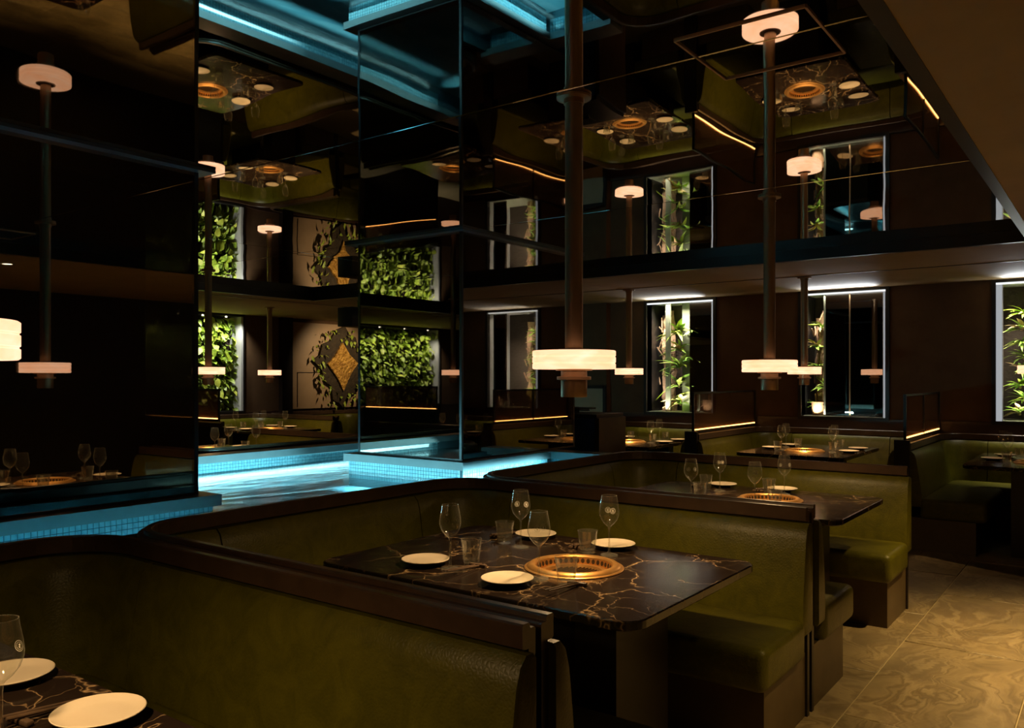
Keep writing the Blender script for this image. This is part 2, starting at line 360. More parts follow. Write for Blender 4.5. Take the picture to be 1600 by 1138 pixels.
for x, y, e in DOWN:
    d = MB().lathe([(.038, ZS-.003), (.055, ZS-.004), (.055, ZS)], 24, (x, y)).build('downlight_rim', 'black_metal', ce)
    MB().cyl(.038, ZS-.0015, ZS-.001, 20, (x, y)).build('downlight_lens', 'bulb', ce)

# ------------------------------------------------------------------ walls
WZ0, WZ1, WH = 1.0, 2.33, .43
wb = MB()
edges = [-5.6] + [e for x in WX for e in (x-WH, x+WH)] + [XR+.1]
for i in range(0, len(edges), 2): wb.box(edges[i], edges[i+1], YB, YB+.12, .98, ZC)
for x in WX: wb.box(x-WH, x+WH, YB, YB+.12, WZ1, ZC)
wb.box(-5.72, -5.6, YB, 11.0, 0, ZC); wb.box(XL, -5.6, 10.9, 11.02, 0, ZC)
wall_b = structure(wb.build('wall_back', 'wall_cloth'))
da = MB().box(-5.6, XR+.1, YB-.015, YB+.12, 0, .985); da.build('dado', 'dado', wall_b)
MB().box(-5.6, XR+.1, YB-.028, YB, .962, .985).build('dado_cap', 'wood', wall_b)
MB().box(-5.62, -5.22, YB-.10, YB, .985, ZS).build('pilaster', 'wall_cloth', wall_b)
pn = MB().box(-5.95, -5.24, YB-.135, YB-.10, .80, 1.30).build('wall_panel', 'beige_panel', wall_b)
pf = MB()
for a, c in (((-5.95, 1.30), (-5.22, 1.30)), ((-5.22, 1.32), (-5.22, .8))): pf.bar((a[0], YB-.14, a[1]), (c[0], YB-.14, c[1]), .04, .04)
pf.build('panel_frame', 'black_metal', wall_b)
LW = [(5.94, 7.5), (-3.2, -.9)]
wl = MB()
ys = [YF] + [v for p in sorted(LW) for v in p] + [11.0]
for i in range(0, len(ys), 2): wl.box(XL-.12, XL, ys[i], ys[i+1], 0, ZC)
for y0, y1 in LW: wl.box(XL-.12, XL, y0, y1, 0, .92); wl.box(XL-.12, XL, y0, y1, 2.33, ZC)
wall_l = structure(wl.build('wall_left', 'wall_cloth'))
MB().box(XL, XL+.02, YF, 11, 0, .90).build('dado', 'dado', wall_l)
structure(MB().box(XR, XR+.12, YF, YB, 0, ZC).build('wall_right', 'dark_wood'))
structure(MB().box(XL, XR, YF-.12, YF, 0, ZC).build('wall_front', 'wall_cloth'))

# ------------------------------------------------------------------ leaves
def leaf_mb(mb, M, ln=1., wd=.5, droop=.35, fold=.12, heart=False):
    st = [(0, .05), (.18, .75 if heart else .55), (.42, 1.0), (.72, .66), (1.0, .02)]
    vs = []
    for t, w_ in st:
        z = -droop*t*t*ln; y = w_*wd/2
        for k in (-1, 0, 1): vs.append(M @ Vector((t*ln, k*y, z+(fold*wd*w_ if k else 0))))
    fs_ = []
    for i in range(4):
        for k in (0, 1): fs_.append((i*3+k, i*3+k+1, (i+1)*3+k+1, (i+1)*3+k))
    mb.add(vs, fs_, True)
leaf_round = MB(); leaf_mb(leaf_round, Matrix(), 1, .72, .3, .14, True); leaf_round = leaf_round.mesh('leaf', 'leaf_green')
def strap(mat, wd=.16, droop=.7):
    m_ = MB(); leaf_mb(m_, Matrix(), 1, wd, droop, .2); return m_.mesh('leaf', mat)
STRAP = [strap('leaf_bright', .17, .6), strap('leaf_green', .22, .75), strap('leaf_bright', .3, .5), strap('leaf_pink', .34, .5)]

def living_wall(y0, y1, label, near):
    t = thing('living_wall', label, 'plant wall', (XL-.25, (y0+y1)/2, .92))
    W2 = (y1-y0)/2; H = 1.41
    MB().box(-.06, 0, -W2, W2, 0, H).build('backing', 'soil', t)
    def pose():
        y = random.uniform(-W2+.02, W2-.02); z = random.uniform(.03, H-.02); s = random.uniform(.075, .15)
        x = random.uniform(.0, .15)
        yaw = random.gauss(0, .9); pitch = random.uniform(-.3, 1.3)
        return x, y, z, s, yaw, pitch
    for i in range(300 if near else 40):
        x, y, z, s, yaw, pitch = pose(); inst('leaf', leaf_round, t, (x+.05, y, z), (random.gauss(0, .5), pitch, yaw), s)
    mb = MB()
    for i in range(int(1000*(y1-y0)/1.56)):
        x, y, z, s, yaw, pitch = pose()
        M = Matrix.Translation((x, y, z)) @ Matrix.Rotation(yaw, 4, 'Z') @ Matrix.Rotation(pitch, 4, 'Y') @ Matrix.Rotation(random.gauss(0, .5), 4, 'X')
        leaf_mb(mb, M, s, s*random.uniform(.4, .75), .3, .14, True)
    mb.build('foliage', 'leaf_green', t, kind='stuff')
living_wall(5.94, 7.5, 'lush green leafy wall glowing in the window beyond the pool', True)
living_wall(-3.2, -.9, 'green leafy wall seen mirrored in the black glass column', False)
for n_, (y0, y1) in enumerate(LW):
    wn_ = structure(thing('window_%d' % (n_+4), 'deep window reveal around leafy wall', 'window', (XL, (y0+y1)/2, .92)))
    W2 = (y1-y0)/2; H = 1.41
    f_ = MB(); f_.box(-.32, .03, W2-.005, W2+.03, 0, H); f_.box(-.32, .03, -W2-.03, -W2+.005, 0, H)
    f_.build('jamb', 'jamb_grey', wn_)
    f_ = MB(); f_.box(-.32, .04, -W2-.05, W2+.05, H-.005, H+.03); f_.box(-.32, .04, -W2-.05, W2+.05, -.03, .003); f_.box(.0, .04, -W2-.05, -W2-.03, 0, H); f_.box(.0, .04, W2+.03, W2+.05, 0, H)
    f_.build('window_frame', 'black_metal', wn_)
    for k in range(4): MB().cyl(.014, H-.02, H-.006, 12, (-.06, -W2+.2+k*(2*W2-.4)/3)).build('spot_lens', 'led_dot', wn_)
    del wn_['category']

# ------------------------------------------------------------------ planted windows of the back wall
def trunk(mb, x, y, z0, z1, r, seed):
    rr = random.Random(seed); pr = []; n = 14; k = 14
    vs = []
    for i in range(k+1):
        z = z0+(z1-z0)*i/k; cx = x+rr.uniform(-.012, .012)
        for j in range(n):
            a = 2*PI*j/n; q = r*(1+rr.uniform(-.28, .28)); vs.append((cx+q*math.cos(a), y+q*math.sin(a), z))
    mb.add(vs, [(i*n+j, i*n+(j+1) % n, (i+1)*n+(j+1) % n, (i+1)*n+j) for i in range(k) for j in range(n)], False)
def plant(label, loc, size, nl, kinds, spread=1.0, group='plants in the lit windows'):
    t = thing('potted_fern' if False else 'foliage_plant', label, 'plant', loc, 0, group)
    MB().lathe([(.0001, -.01), (.012, -.005), (.008, .03), (.0001, .035)], 8).build('stem', 'bark', t)
    for i in range(nl):
        a = 2*PI*i/nl+random.uniform(-.3, .3); yb = math.sin(a)
        if yb > .35: a = -a
        inst('leaf', STRAP[random.choice(kinds)], t, (0, 0, random.uniform(0, .03)), (random.gauss(0, .3), random.uniform(-1.15, -.1)*spread, a), size*random.uniform(.7, 1.15))
    return t
WN = ['left', 'middle', 'right']
for n_, x in enumerate(WX):
    wn_ = structure(thing('window_%d' % (n_+1), 'planted window', 'window', (x, YB, WZ0)))
    del wn_['category']; H = WZ1-WZ0
    fr = MB(); o_ = .035
    fr.box(-WH-o_, -WH, -.03, .03, -o_, H+o_); fr.box(WH, WH+o_, -.03, .03, -o_, H+o_); fr.box(-WH, WH, -.03, .03, H, H+o_); fr.box(-WH, WH, -.03, .03, -o_, 0)
    fr.build('window_frame', 'black_metal', wn_)
    ln = MB(); D_ = .50
    ln.box(-WH, WH, D_, D_+.03, 0, H); ln.build('back_board', 'soil', wn_)
    ln = MB(); ln.box(-WH-.02, -WH, .03, D_, 0, H); ln.build('reveal', 'jamb_grey' if n_ == 2 else 'black_metal', wn_); MB().box(WH, WH+.02, .03, D_, 0, H).build('reveal', 'jamb_grey', wn_)  # left reveals black where that side is unlit: shade put into the colour
    MB().box(-WH, WH, .0, D_, H-.002, H+.012).build('head_board', 'jamb_grey', wn_)
    MB().box(-WH, WH, .0, D_, -.012, .004).build('sill_board', 'post_grey', wn_)
    MB().box(-WH, WH, -.01, .008, H-.018, H-.002).build('glow_strip', 'led_white', wn_)
    if n_ < 2:
        MB().box(WH-.035, WH-.005, .004, .02, 0, H-.02).build('lit_jamb', 'jamb_grey', wn_)
        MB().box(WH-.026, WH-.013, -.002, .004, 0, H-.02).build('glow_strip', 'jamb_glow', wn_)  # glowing strip imitates light on the jamb board, no lamp
    else:
        MB().box(-WH+.0, -WH+.055, .004, .02, 0, H-.02).build('lit_jamb', 'jamb_grey', wn_)
        MB().box(-WH+.0, -WH+.05, -.002, .004, 0, H-.02).build('glow_strip', 'jamb_glow', wn_)  # lit face of the left jamb imitated by a glowing strip
    # dark glass leaves
    if n_ == 0:
        panes = [(.10, WH-.04)]
        MB().box(-.235, -.175, .10, .13, 0, H).build('post', 'post_grey', wn_)
        p_ = MB(); p_.box(-.06, .06, .20, .24, 0, H); p_.box(.065, .075, .18, .2, 0, H); p_.build('post', 'post_grey', wn_)
    elif n_ == 1:
        panes = [(-.195, .05), (.062, WH-.04)]
        MB().box(-.215, -.195, .06, .10, 0, H).build('post', 'post_grey', wn_)
        MB().box(.05, .062, .055, .08, 0, H).build('mullion', 'bronze', wn_)
    else:
        panes = [(.16, WH-.04)]
        MB().box(-.22, -.19, .3, .34, 0, H).build('post', 'post_grey', wn_)
    for a, c in panes:
        MB().box(a, c, .06, .068, .004, H-.02).build('dark_pane', 'smoked_glass', wn_)
        MB().box(a+.002, c-.002, .069, .075, .004, H-.02).build('pane_backing', 'black', wn_)
    tr = thing('bark_trunk', 'rough lit bark trunk planted in the %s window' % WN[n_], 'trunk', (x, YB, WZ0))
    mb = MB(); cx = [-.33, -.31, -.10][n_]
    for q in range(4): trunk(mb, cx+random.uniform(-.05, .05), .36+random.uniform(-.05, .05), .0, H-random.uniform(.05, .4), random.uniform(.03, .065), n_*10+q)
    mb.build('bark', 'bark', tr)
    rr = random.Random(n_+3); mb = MB()
    for q in range(22):
        p = Vector((cx+rr.uniform(-.08, .08), .27+rr.uniform(0, .05), rr.uniform(.05, H-.2))); mb.bar(p, p+Vector((rr.uniform(-.06, .06), rr.uniform(-.05, .02), rr.uniform(.06, .16))), .012, .012)
    mb.build('twigs', 'bark', tr, kind='stuff')
    zs = [.08, .30, .52, .74, .95] if n_ < 2 else [.06, .19, .32, .46, .60, .74, .88, 1.02]
    nm = ['lowest', 'second lowest', 'third lowest', 'fourth lowest', 'fifth lowest', 'sixth lowest', 'seventh lowest', 'topmost']
    if n_ < 2: nm[4] = 'topmost'
    for i, z in enumerate(zs):
        if n_ == 0: px_ = [-.10, -.12, -.11, -.10, .08][i] if i < 4 else -.12
        elif n_ == 1: px_ = cx+random.uniform(-.03, .06)
        else: px_ = random.uniform(-.27, -.20)
        plant('%s bright leafy plant in the %s planted window' % (nm[i], WN[n_]), (x+px_, YB+.24, WZ0+z), [random.uniform(.20, .27), .14, .145][n_], [13, 13, 18][n_], [0, 1, 2] if i % 3 else [0, 2, 3])
    if n_ == 0:
        for i, z in enumerate((.22, .62, .95)): plant('%s green plant beside the dark pane of the left window' % ['lower', 'middle', 'upper'][i], (x+.085, YB+.16, WZ0+z), .17, 7, [0, 1, 2])
    if n_ == 1:
        pt_ = MB().lathe([(.0001, .004), (.06, .004), (.075, .15), (.068, .15), (.06, .13), (.0001, .13)], 16).build('clay_pot', 'clay_pot')
        pt_.location = (x-.30, YB+.16, WZ0); tag(pt_, 'rough brown clay pot at the foot of the middle window', 'pot')

# ------------------------------------------------------------------ pool, copings, glass columns
ZG, ZL, ZW = .845, .790, .715     # coping top, coping bottom, water
PX0, PX1, PY0, PY1 = -5.43, -3.1, -1.6, 5.38
pool = thing('water_pool', 'glowing turquoise water pool running between the booth rows', 'pool', (0, 0, 0))
ba = MB()
ba.box(PX0-.12, PX0, PY0, PY1, 0, ZL); ba.box(PX1, PX1+.06, PY0, PY1+.12, 0, ZL+.02); ba.box(PX0-.12, PX1, PY1, PY1+.12, 0, ZL); ba.box(PX0-.12, PX1, PY0-.12, PY0, 0, ZL)
ba.build('basin_wall', 'grout', pool)
MB().box(PX0, PX1, PY0, PY1, .55, .60).build('basin_floor', 'pool_floor', pool)
MB().add([(PX0, PY0, ZW), (PX1, PY0, ZW), (PX1, PY1, ZW), (PX0, PY1, ZW)], [(0,1,2,3)]).build('water_surface', 'water', pool)
MB().box(PX0-.14, PX0+.05, PY0, PY1, ZL, ZG).build('coping', 'coping', pool)
MB().box(PX0-.14, PX1+.06, PY1-.05, PY1+.14, ZL, ZG).build('coping', 'coping', pool)
TS = .0255
def tile_strip(parent, fixed, axis, a0, a1, z1, rows, single, sign):
    """mosaic tiles on a vertical face; axis 'y': face at x=fixed; axis 'x': face at y=fixed"""
    nn = int((a1-a0)/TS); mb = MB()
    h = (TS-.003)/2; tk = .004
    def q(m_, c, z):
        if axis == 'y': m_.box(fixed-(tk if sign < 0 else 0), fixed+(tk if sign > 0 else 0), c-h, c+h, z-h, z+h)
        else: m_.box(c-h, c+h, fixed-(tk if sign < 0 else 0), fixed+(tk if sign > 0 else 0), z-h, z+h)
    me = None
    for i in range(nn):
        for r in range(rows):
            c = a0+(i+.5)*TS; z = z1-(r+.5)*TS
            if single:
                if me is None: m0 = MB(); m0.box(0, tk, -h, h, -h, h); me = m0.mesh('mosaic_tile', 'mosaic')
                inst('mosaic_tile', me, parent, (fixed, c, z))
            else: q(mb, c, z)
    if not single: mb.build('mosaic_tiles', 'mosaic', parent, kind='stuff')
tile_strip(pool, PX0, 'y', 2.6, PY1, ZL-.002, 5, False, 1)
tile_strip(pool, PY1, 'x', -3.6, PX1, ZL-.002, 5, False, -1)
lm = MB(); lm.box(PX0+.012, PX0+.03, 2.6, PY1, ZL-.006, ZL); lm.build('glow_strip', 'led_white', pool)
lm.v and None
MATS['led_cyan'] = emit('led_cyan', (.2, .8, 1), .5)
for o_ in pool.children:
    if o_.name.startswith('glow_strip'): o_.data.materials[0] = MATS['led_cyan']

def glass_column(label, x0, x1, y0, y1, core, tiles):
    t = thing('glass_column', label, 'column', ((x0+x1)/2, (y0+y1)/2, 0), 0, 'black glass columns standing in the pool')
    cx, cy_ = (x0+x1)/2, (y0+y1)/2
    def B(a0, a1, b0, b1, c0, c1): return MB().box(a0-cx, a1-cx, b0-cy_, b1-cy_, c0, c1)
    yc1 = y1+.08 if y1 < 5 else PY1-.05
    B(x0-.05, x1+.05, y0-.05, min(y1+.05, yc1), .40, ZL).build('plinth', 'grout', t)
    B(x0-.08, x1+.08, y0-.08, yc1, ZL, ZG).build('coping', 'coping', t)
    B(*core[:4], ZG, ZC).build('core', 'black', t)
    B(x0-.09, x1+.06, y0-.06, y1+.06, ZC-.016, ZC-.001).build('head_trim', 'coping_dark', t)
    g = .012
    B(x1-g, x1, y0+g, y1-g, ZG, ZC-.016).build('glass_pane', 'smoked_glass', t)
    B(x0+g, x1-g, y1-g, y1, ZG, ZC-.016).build('glass_pane', 'smoked_glass', t)
    B(x0+g, x1-g, y0, y0+g, ZG, ZC-.016).build('glass_pane', 'smoked_glass', t)
    for (a, c) in ((x1, y0), (x1, y1), (x0, y0), (x0, y1)):
        sx = -1 if a == x1 else 1; sy = -1 if c == y1 else 1
        B(min(a, a+sx*.016)-.002, max(a, a+sx*.016)+.002, min(c, c+sy*.016)-.002, max(c, c+sy*.016)+.002, ZG, ZC-.016).build('corner_bead', 'bead', t)
    bt = MB(); bt.box(x1-.002-cx, x1+.006-cx, y0-cy_, y1-cy_, ZG, ZG+.012); bt.box(x0-cx, x1-cx, y0-.006-cy_, y0+.002-cy_, ZG, ZG+.012)
    bt.build('bottom_bead', 'black_metal', t)
    return t, cx, cy_
simple('coping_dark', (.05, .07, .09), .4); simple('bead', (.008, .010, .013), .35)
tL, cx, cy_ = glass_column('tall black glass column at left, reflecting the central table', -4.67, -3.65, -1.5, 2.34, (-4.66, -4.10, -1.49, 2.325), 1)
m0 = MB(); hh = (TS-.003)/2; m0.box(0, .004, -hh, hh, -hh, hh); tme = m0.mesh('mosaic_tile', 'mosaic')
for i in range(58):
    for r in range(5):
        inst('mosaic_tile', tme, tL, (-3.60-cx, 2.375-i*TS-cy_, ZL-.002-(r+.5)*TS))
tR, cx, cy_ = glass_column('mirror-black glass column standing at the pool corner, right of the gold artwork', -4.67, -3.65, 4.35, 5.80, (-4.655, -3.668, 4.368, 5.785), 2)
def tile_rel(parent, face, a0, a1, rows, cx, cy_):
    mb = MB(); nn = int((a1-a0)/TS)
    for i in range(nn):
        for r in range(rows):
            c = a0+(i+.5)*TS; z = ZL-.002-(r+.5)*TS
            if face == 'x': mb.box(-3.60-cx, -3.596-cx, c-hh-cy_, c+hh-cy_, z-hh, z+hh)
            else: mb.box(c-hh-cx, c+hh-cx, 4.296-cy_, 4.30-cy_, z-hh, z+hh)
    mb.build('mosaic_tiles', 'mosaic', parent, kind='stuff')
tile_rel(tR, 'x', 4.30, PY1-.05, 5, cx, cy_); tile_rel(tR, 'y', -4.72, -3.60, 5, cx, cy_)

# ------------------------------------------------------------------ banquette booths
def booth(label, loc, rz, W, Ln, group, R=.28):
    t = thing('banquette_booth', label, 'booth', loc, rz, group)
    h = W/2-.004
    def arc(cx, cy_, a0, a1, n=10): return [(cx+R*math.cos(a0+(a1-a0)*i/n), cy_+R*math.sin(a0+(a1-a0)*i/n)) for i in range(n+1)]
    c1 = arc(R, -h+R, -PI/2, -PI); c2 = arc(R, h-R, PI, PI/2)
    full = [(Ln, -h), (Ln-.02, -h)]+[(Ln-.02+(R-Ln+.02)*k/5, -h) for k in range(1, 5)]+c1+c2+[(R+(Ln-.02-R)*k/5, h) for k in range(1, 5)]+[(Ln-.02, h), (Ln, h)]
    rail = [(0, .80), (0, .858), (.004, .862), (.020, .862), (.022, .872), (.026, .876), (.046, .876), (.050, .872), (.050, .822), (.044, .818), (.026, .818), (.026, .80)]
    MB().sweep(full, rail, smooth=False).build('top_rail', 'wood', t)
    MB().sweep(full, [(.001, .0), (.001, .80), (.028, .80), (.028, .0)], smooth=False).build('outer_panel', 'dark_wood', t)
    pr = [(.028, .36), (.130, .36), (.134, .42), (.130, .50), (.115, .60), (.102, .69), (.092, .75), (.078, .790), (.055, .812), (.028, .812)]
    e = .0035; j = R+.14
    arm1 = [(Ln+.022, -h), (Ln+.014, -h), (Ln-.02, -h)]+[(Ln-.02+(j+e-Ln+.02)*k/4, -h) for k in range(1, 5)]
    cor1 = [(j-e, -h), (R+.02, -h)]+c1+[(0, -h+R+.02), (0, -h+j-e)]
    back = [(0, -h+j+e+(2*h-2*j-2*e)*k/4) for k in range(5)]
    mir = lambda p: [(x, -y) for x, y in reversed(p)]
    for p, a, c in ((arm1, .86, .97), (cor1, .97, .97), (back, .97, .97), (mir(cor1), .97, .97), (mir(arm1), .97, .86)):
        MB().sweep(p, pr, a, c).build('back_cushion', 'leather', t)
    for s in (-1, 1):
        y0, y1 = sorted((s*(h-.12), s*(h-.60)))
        MB().rbox(.575, Ln+.025, y0, y1, .265, .43, .035, 4).build('seat_cushion', 'leather', t)
        y0, y1 = sorted((s*(h-.03), s*(h-.52)))
        MB().box(.03, Ln-.01, y0, y1, 0, .268).build('base', 'base_wood', t)
    MB().rbox(.11, .572, -h+.12, h-.12, .265, .43, .035, 4).build('seat_cushion', 'leather', t)
    MB().box(.03, .50, -h+.53, h-.53, 0, .268).build('base', 'base_wood', t)
    return t
G1 = 'olive leather booths beside the pool'; G2 = 'olive leather booths under the planted windows'; G3 = 'booths across the pool'
XB = -2.985; LN = 1.925
booth('nearest olive leather booth, cropped at the lower left of the view', (XB, .525, 0), 0, 2.0, LN, G1)
booth('olive leather booth around the large central table', (XB, 2.54, 0), 0, 2.0, LN, G1)
booth('olive leather booth behind the central table, with the second table', (XB, 4.55, 0), 0, 1.97, LN, G1)
booth('olive booth against the back wall under the left planted window', (-4.27, 9.11, 0), -PI/2, 1.84, 1.68, G2)
booth('olive booth against the back wall under the middle planted window', (-2.40, 9.11, 0), -PI/2, 1.84, 1.68, G2)
booth('shadowed booth against the back wall at the far right of the aisle', (-.54, 9.11, 0), -PI/2, 1.84, 1.68, G2)
XF = -5.62
booth('booth across the pool behind the turquoise water, by the tall column', (XF, 4.55, 0), PI, 1.97, LN, G3)
booth('booth across the pool hidden behind the left glass column', (XF, 2.54, 0), PI, 2.0, LN, G3)
booth('booth across the pool seen only mirrored in the corner column', (XF, .525, 0), PI, 2.0, LN, G3)
booth('far booth against the left wall beneath the leafy window', (XL+.03, 6.93, 0), 0, 1.84, 1.68, G3)
booth('far booth against the left wall beneath the gold diamond artwork', (XL+.03, 8.78, 0), 0, 1.84, 1.68, G3)

# ------------------------------------------------------------------ screens with amber strips on the booth partitions
def screen(label, loc, rz, Ln, panes):
    t = thing('booth_screen', label, 'screen', loc, rz, 'smoked glass screens with amber light strips')
    z0, z1 = 0, .40; f_ = .018
    fr = MB(); fr.box(0, f_, -.011, .011, z0, z1); fr.box(Ln-f_, Ln, -.011, .011, z0, z1); fr.box(f_, Ln-f_, -.011, .011, z1-f_, z1); fr.box(f_, Ln-f_, -.011, .011, z0, z0+.03)
    for k in range(1, panes): fr.box(Ln*k/panes-f_/2, Ln*k/panes+f_/2, -.011, .011, z0+.03, z1-f_)
    fr.build('frame', 'black_metal', t)
    for k in range(panes):
        a, c = Ln*k/panes+f_, Ln*(k+1)/panes-f_
        MB().box(a, c, -.003, .003, z0+.03, z1-f_).build('glass_pane', 'screen_glass', t)
        st = MB(); st.box(a, c, .0045, .0105, z0+.030, z0+.040); st.box(a, c, -.0105, -.0045, z0+.030, z0+.040)
        st.build('glow_strip', 'led_amber', t)
    return t
screen('smoked glass screen with amber strip, left of the middle planted window', (-3.335, 7.44, .878), PI/2, 1.66, 1)
screen('two-paned smoked screen with amber strip, right of the middle planted window', (-1.47, 7.52, .878), PI/2, 1.58, 2)
screen('far smoked screen with amber strip in front of the leafy wall', (-8.9, 6.0, .878), PI, 1.66, 1)
screen('smoked screen with amber strip mirrored in the corner glass column', (-8.9, -1.3, .50+.378), PI, 1.66, 1)
pw = MB().box(-10.57, -8.9, -1.33, -1.27, 0, .876).build('booth_partition', 'dark_wood'); tag(pw, 'low dark partition under the screen mirrored in the corner column', 'partition')
ep = MB(); ep.box(-1.53, -1.41, 7.405, 7.44, 0, .90); ep = ep.build('partition_post', 'dark_wood'); tag(ep, 'dark end post of the partition beside the middle planted window booth', 'post')
ep = MB(); ep.box(-3.40, -3.275, 7.395, 7.43, 0, .90); ep = ep.build('partition_post', 'dark_wood'); tag(ep, 'dark end post of the partition left of the middle window table', 'post')

# ------------------------------------------------------------------ tables, grills, lamps
TZ = .73
TX0, TX1, TY = -.84, .505, .485
def make_table():
    t = thing('marble_table', 'x', 'table')
    n = 96; r = .07; hole = .165
    def outer(a):
        dx, dy = math.cos(a), math.sin(a); best = 9
        for (lim, c) in ((TX1, dx), (TX0, dx), (TY, dy), (-TY, dy)):
            if abs(c) > 1e-9 and lim/c > 0: best = min(best, lim/c)
        x, y = dx*best, dy*best
        for cx, cy_ in ((TX1-r, TY-r), (TX1-r, -TY+r), (TX0+r, TY-r), (TX0+r, -TY+r)):
            if (x-cx)*(1 if cx > 0 else -1) > 0 and (y-cy_)*(1 if cy_ > 0 else -1) > 0:
                d = cx*dx+cy_*dy; q = d*d-(cx*cx+cy_*cy_)+r*r
                if q > 0: s = d+math.sqrt(q); x, y = dx*s, dy*s
        return x, y
    angs = sorted(set([2*PI*i/n for i in range(n)] + [math.atan2(sy*(TY-r+r*math.sin(b)), cx+(r*math.cos(b) if cx > 0 else -r*math.cos(b))) % (2*PI) for cx in (TX1-r, TX0+r) for sy in (-1, 1) for b in (0, .26, .52, .785, 1.05, 1.3, 1.57)]))
    out = [outer(a) for a in angs]; inn = [(hole*math.cos(a), hole*math.sin(a)) for a in angs]; m = len(angs)
    def ring(k, z): return [(x*k[0], y*k[1], z) for x, y in out]
    e = .004
    ke = (1-e/.6, 1-e/TY)
    vs = [(x, y, TZ) for x, y in inn]+ring(ke, TZ)+ring((1, 1), TZ-e)+ring((1, 1), TZ-.026)+ring(ke, TZ-.03)+[(x, y, TZ-.03) for x, y in inn]
    fs_ = [(k*m+i, k*m+(i+1) % m, ((k+1) % 6)*m+(i+1) % m, ((k+1) % 6)*m+i) for k in range(6) for i in range(m)]
    MB().add(vs, fs_).build('tabletop', 'marble', t)
    MB().box(.11, .27, -.17, .21, 0.0, TZ-.03).build('leg', 'dark_wood', t)
    MB().box(-.62, -.50, -.22, .22, 0.0, TZ-.03).build('leg', 'dark_wood', t)
    MB().lathe([(.0001, TZ-.30), (.17, TZ-.30), (.19, TZ-.031), (.17, TZ-.031)], 32).build('burner_box', 'black_metal', t)
    return t
def make_grill():
    g = thing('table_grill', 'x', 'grill')
    prof = [(.163, -.02), (.163, .0005), (.180, .0005), (.181, .003), (.179, .005), (.172, .006), (.169, .010), (.160, .0165), (.150, .018), (.142, .016), (.138, .010)]
    MB().lathe(prof, 64).build('rim', 'brass', g)
    MB().lathe([(.139, .011), (.134, -.018), (.128, -.020)], 64).build('vent_ring', 'brass', g)
    mb = MB()
    for i in range(40):
        a = 2*PI*i/40; u = Vector((-math.sin(a), math.cos(a), 0)); c = Vector((.1362*math.cos(a), .1362*math.sin(a), -.0035)); nrm = Vector((-math.cos(a), -math.sin(a), .17)).normalized(); v_ = nrm.cross(u)
        vs = [c+nrm*.0012+u*(.0072*math.cos(q*PI/5))+v_*(.0092*math.sin(q*PI/5)) for q in range(10)]
        mb.add(vs, [tuple(range(10))])
    mb.build('vent_holes', 'brass_dark', g, kind='stuff')
    MB().lathe([(.130, -.019), (.122, -.012), (.105, -.012), (.100, -.024), (.0001, -.026)], 48).build('grate', 'brass', g)
    mb = MB()
    for k in range(-6, 7):
        x = k*.014; l = math.sqrt(max(.098**2-x*x, 0)); mb.box(x-.002, x+.002, -l, l, -.024, -.018)
    mb.build('grate_bars', 'brass_dark', g, kind='stuff')
    return g
LB = EYE+.030       # underside of lamp shade
def make_lamp(ztop):
    l = thing('pendant_lamp', 'x', 'lamp')
    # local z is height above the table grill base point (root at z=0 on the floor plane)
    R_ = .151
    prof = [(.045, LB), (R_-.004, LB), (R_, LB+.003), (R_, LB+.018), (R_-.0025, LB+.0195), (R_-.0025, LB+.0225), (R_, LB+.024), (R_, LB+.042), (R_-.0025, LB+.0435), (R_-.0025, LB+.0465), (R_, LB+.048), (R_, LB+.064), (R_-.004, LB+.067), (.030, LB+.067)]
    MB().lathe(prof, 56).build('shade', 'alabaster', l)
    p = MB(); p.lathe([(.0325, LB+.06), (.0325, ztop-.004)], 28); p.build('pole', 'bronze', l)
    fl_ = MB(); fl_.lathe([(.0325, ztop-.03), (.037, ztop-.03), (.037, ztop-.012), (.063, ztop-.010), (.063, ztop-.001), (.03, ztop-.001)], 36); fl_.build('ceiling_flange', 'bronze', l)
    MB().lathe([(.036, LB+.067), (.058, LB+.069), (.056, LB+.073), (.0325, LB+.073)], 32).build('shade_cap', 'bronze', l)
    nz = MB().lathe([(.044, LB+.002), (.066, LB), (.066, LB-.005), (.0475, LB-.006), (.0475, LB-.026), (.062, LB-.027), (.062, LB-.038), (.0475, LB-.040), (.0475, LB-.098), (.046, LB-.101), (.042, LB-.101), (.042, LB-.07), (.0001, LB-.07)], 40).build('nozzle', 'bronze', l)
    MB().lathe([(.0001, LB-.085), (.010, LB-.085), (.012, LB-.072)], 16).build('bulb', 'bulb', nz)
    return l
tb0 = make_table(); gr0 = make_grill(); lampA = make_lamp(ZC); lampB = make_lamp(ZS)
used = set()
def put(proto, loc, rz, label, cat=None, group=None):
    o = proto if proto.name not in used else copy_tree(proto)
    if proto.name not in used: used.add(proto.name)
    o.location = loc; o.rotation_euler = (0, 0, rz); o['label'] = label
    if group: o['group'] = group
    return o
# table ware prototypes
def make_plate():
    p = thing('dinner_plate', 'x', 'plate')
    MB().lathe([(.0001, .008), (.055, .008), (.070, .0105), (.088, .020), (.0885, .0215), (.087, .0225), (.070, .0135), (.055, .011), (.0001, .011)], 48).build('dish', 'plate_white', p)
    MB().lathe([(.0001, 0), (.045, 0), (.050, .003), (.0545, .0078), (.0705, .0100), (.0882, .0196), (.086, .0192)], 48).build('underside', 'plate_under', p)
    return p
GP = [(.033, .002), (.0335, .0035), (.026, .0055), (.008, .010), (.0045, .018), (.0036, .035), (.0036, .095), (.0045, .108), (.008, .114), (.020, .124), (.032, .140), (.0385, .158), (.0395, .170), (.037, .190), (.033, .212), (.0295, .232)]
def rad_at(z):
    for (r0, z0), (r1, z1) in zip(GP, GP[1:]):
        if z0 <= z <= z1 and z1 > z0: return r0+(r1-r0)*(z-z0)/(z1-z0)
    return .03
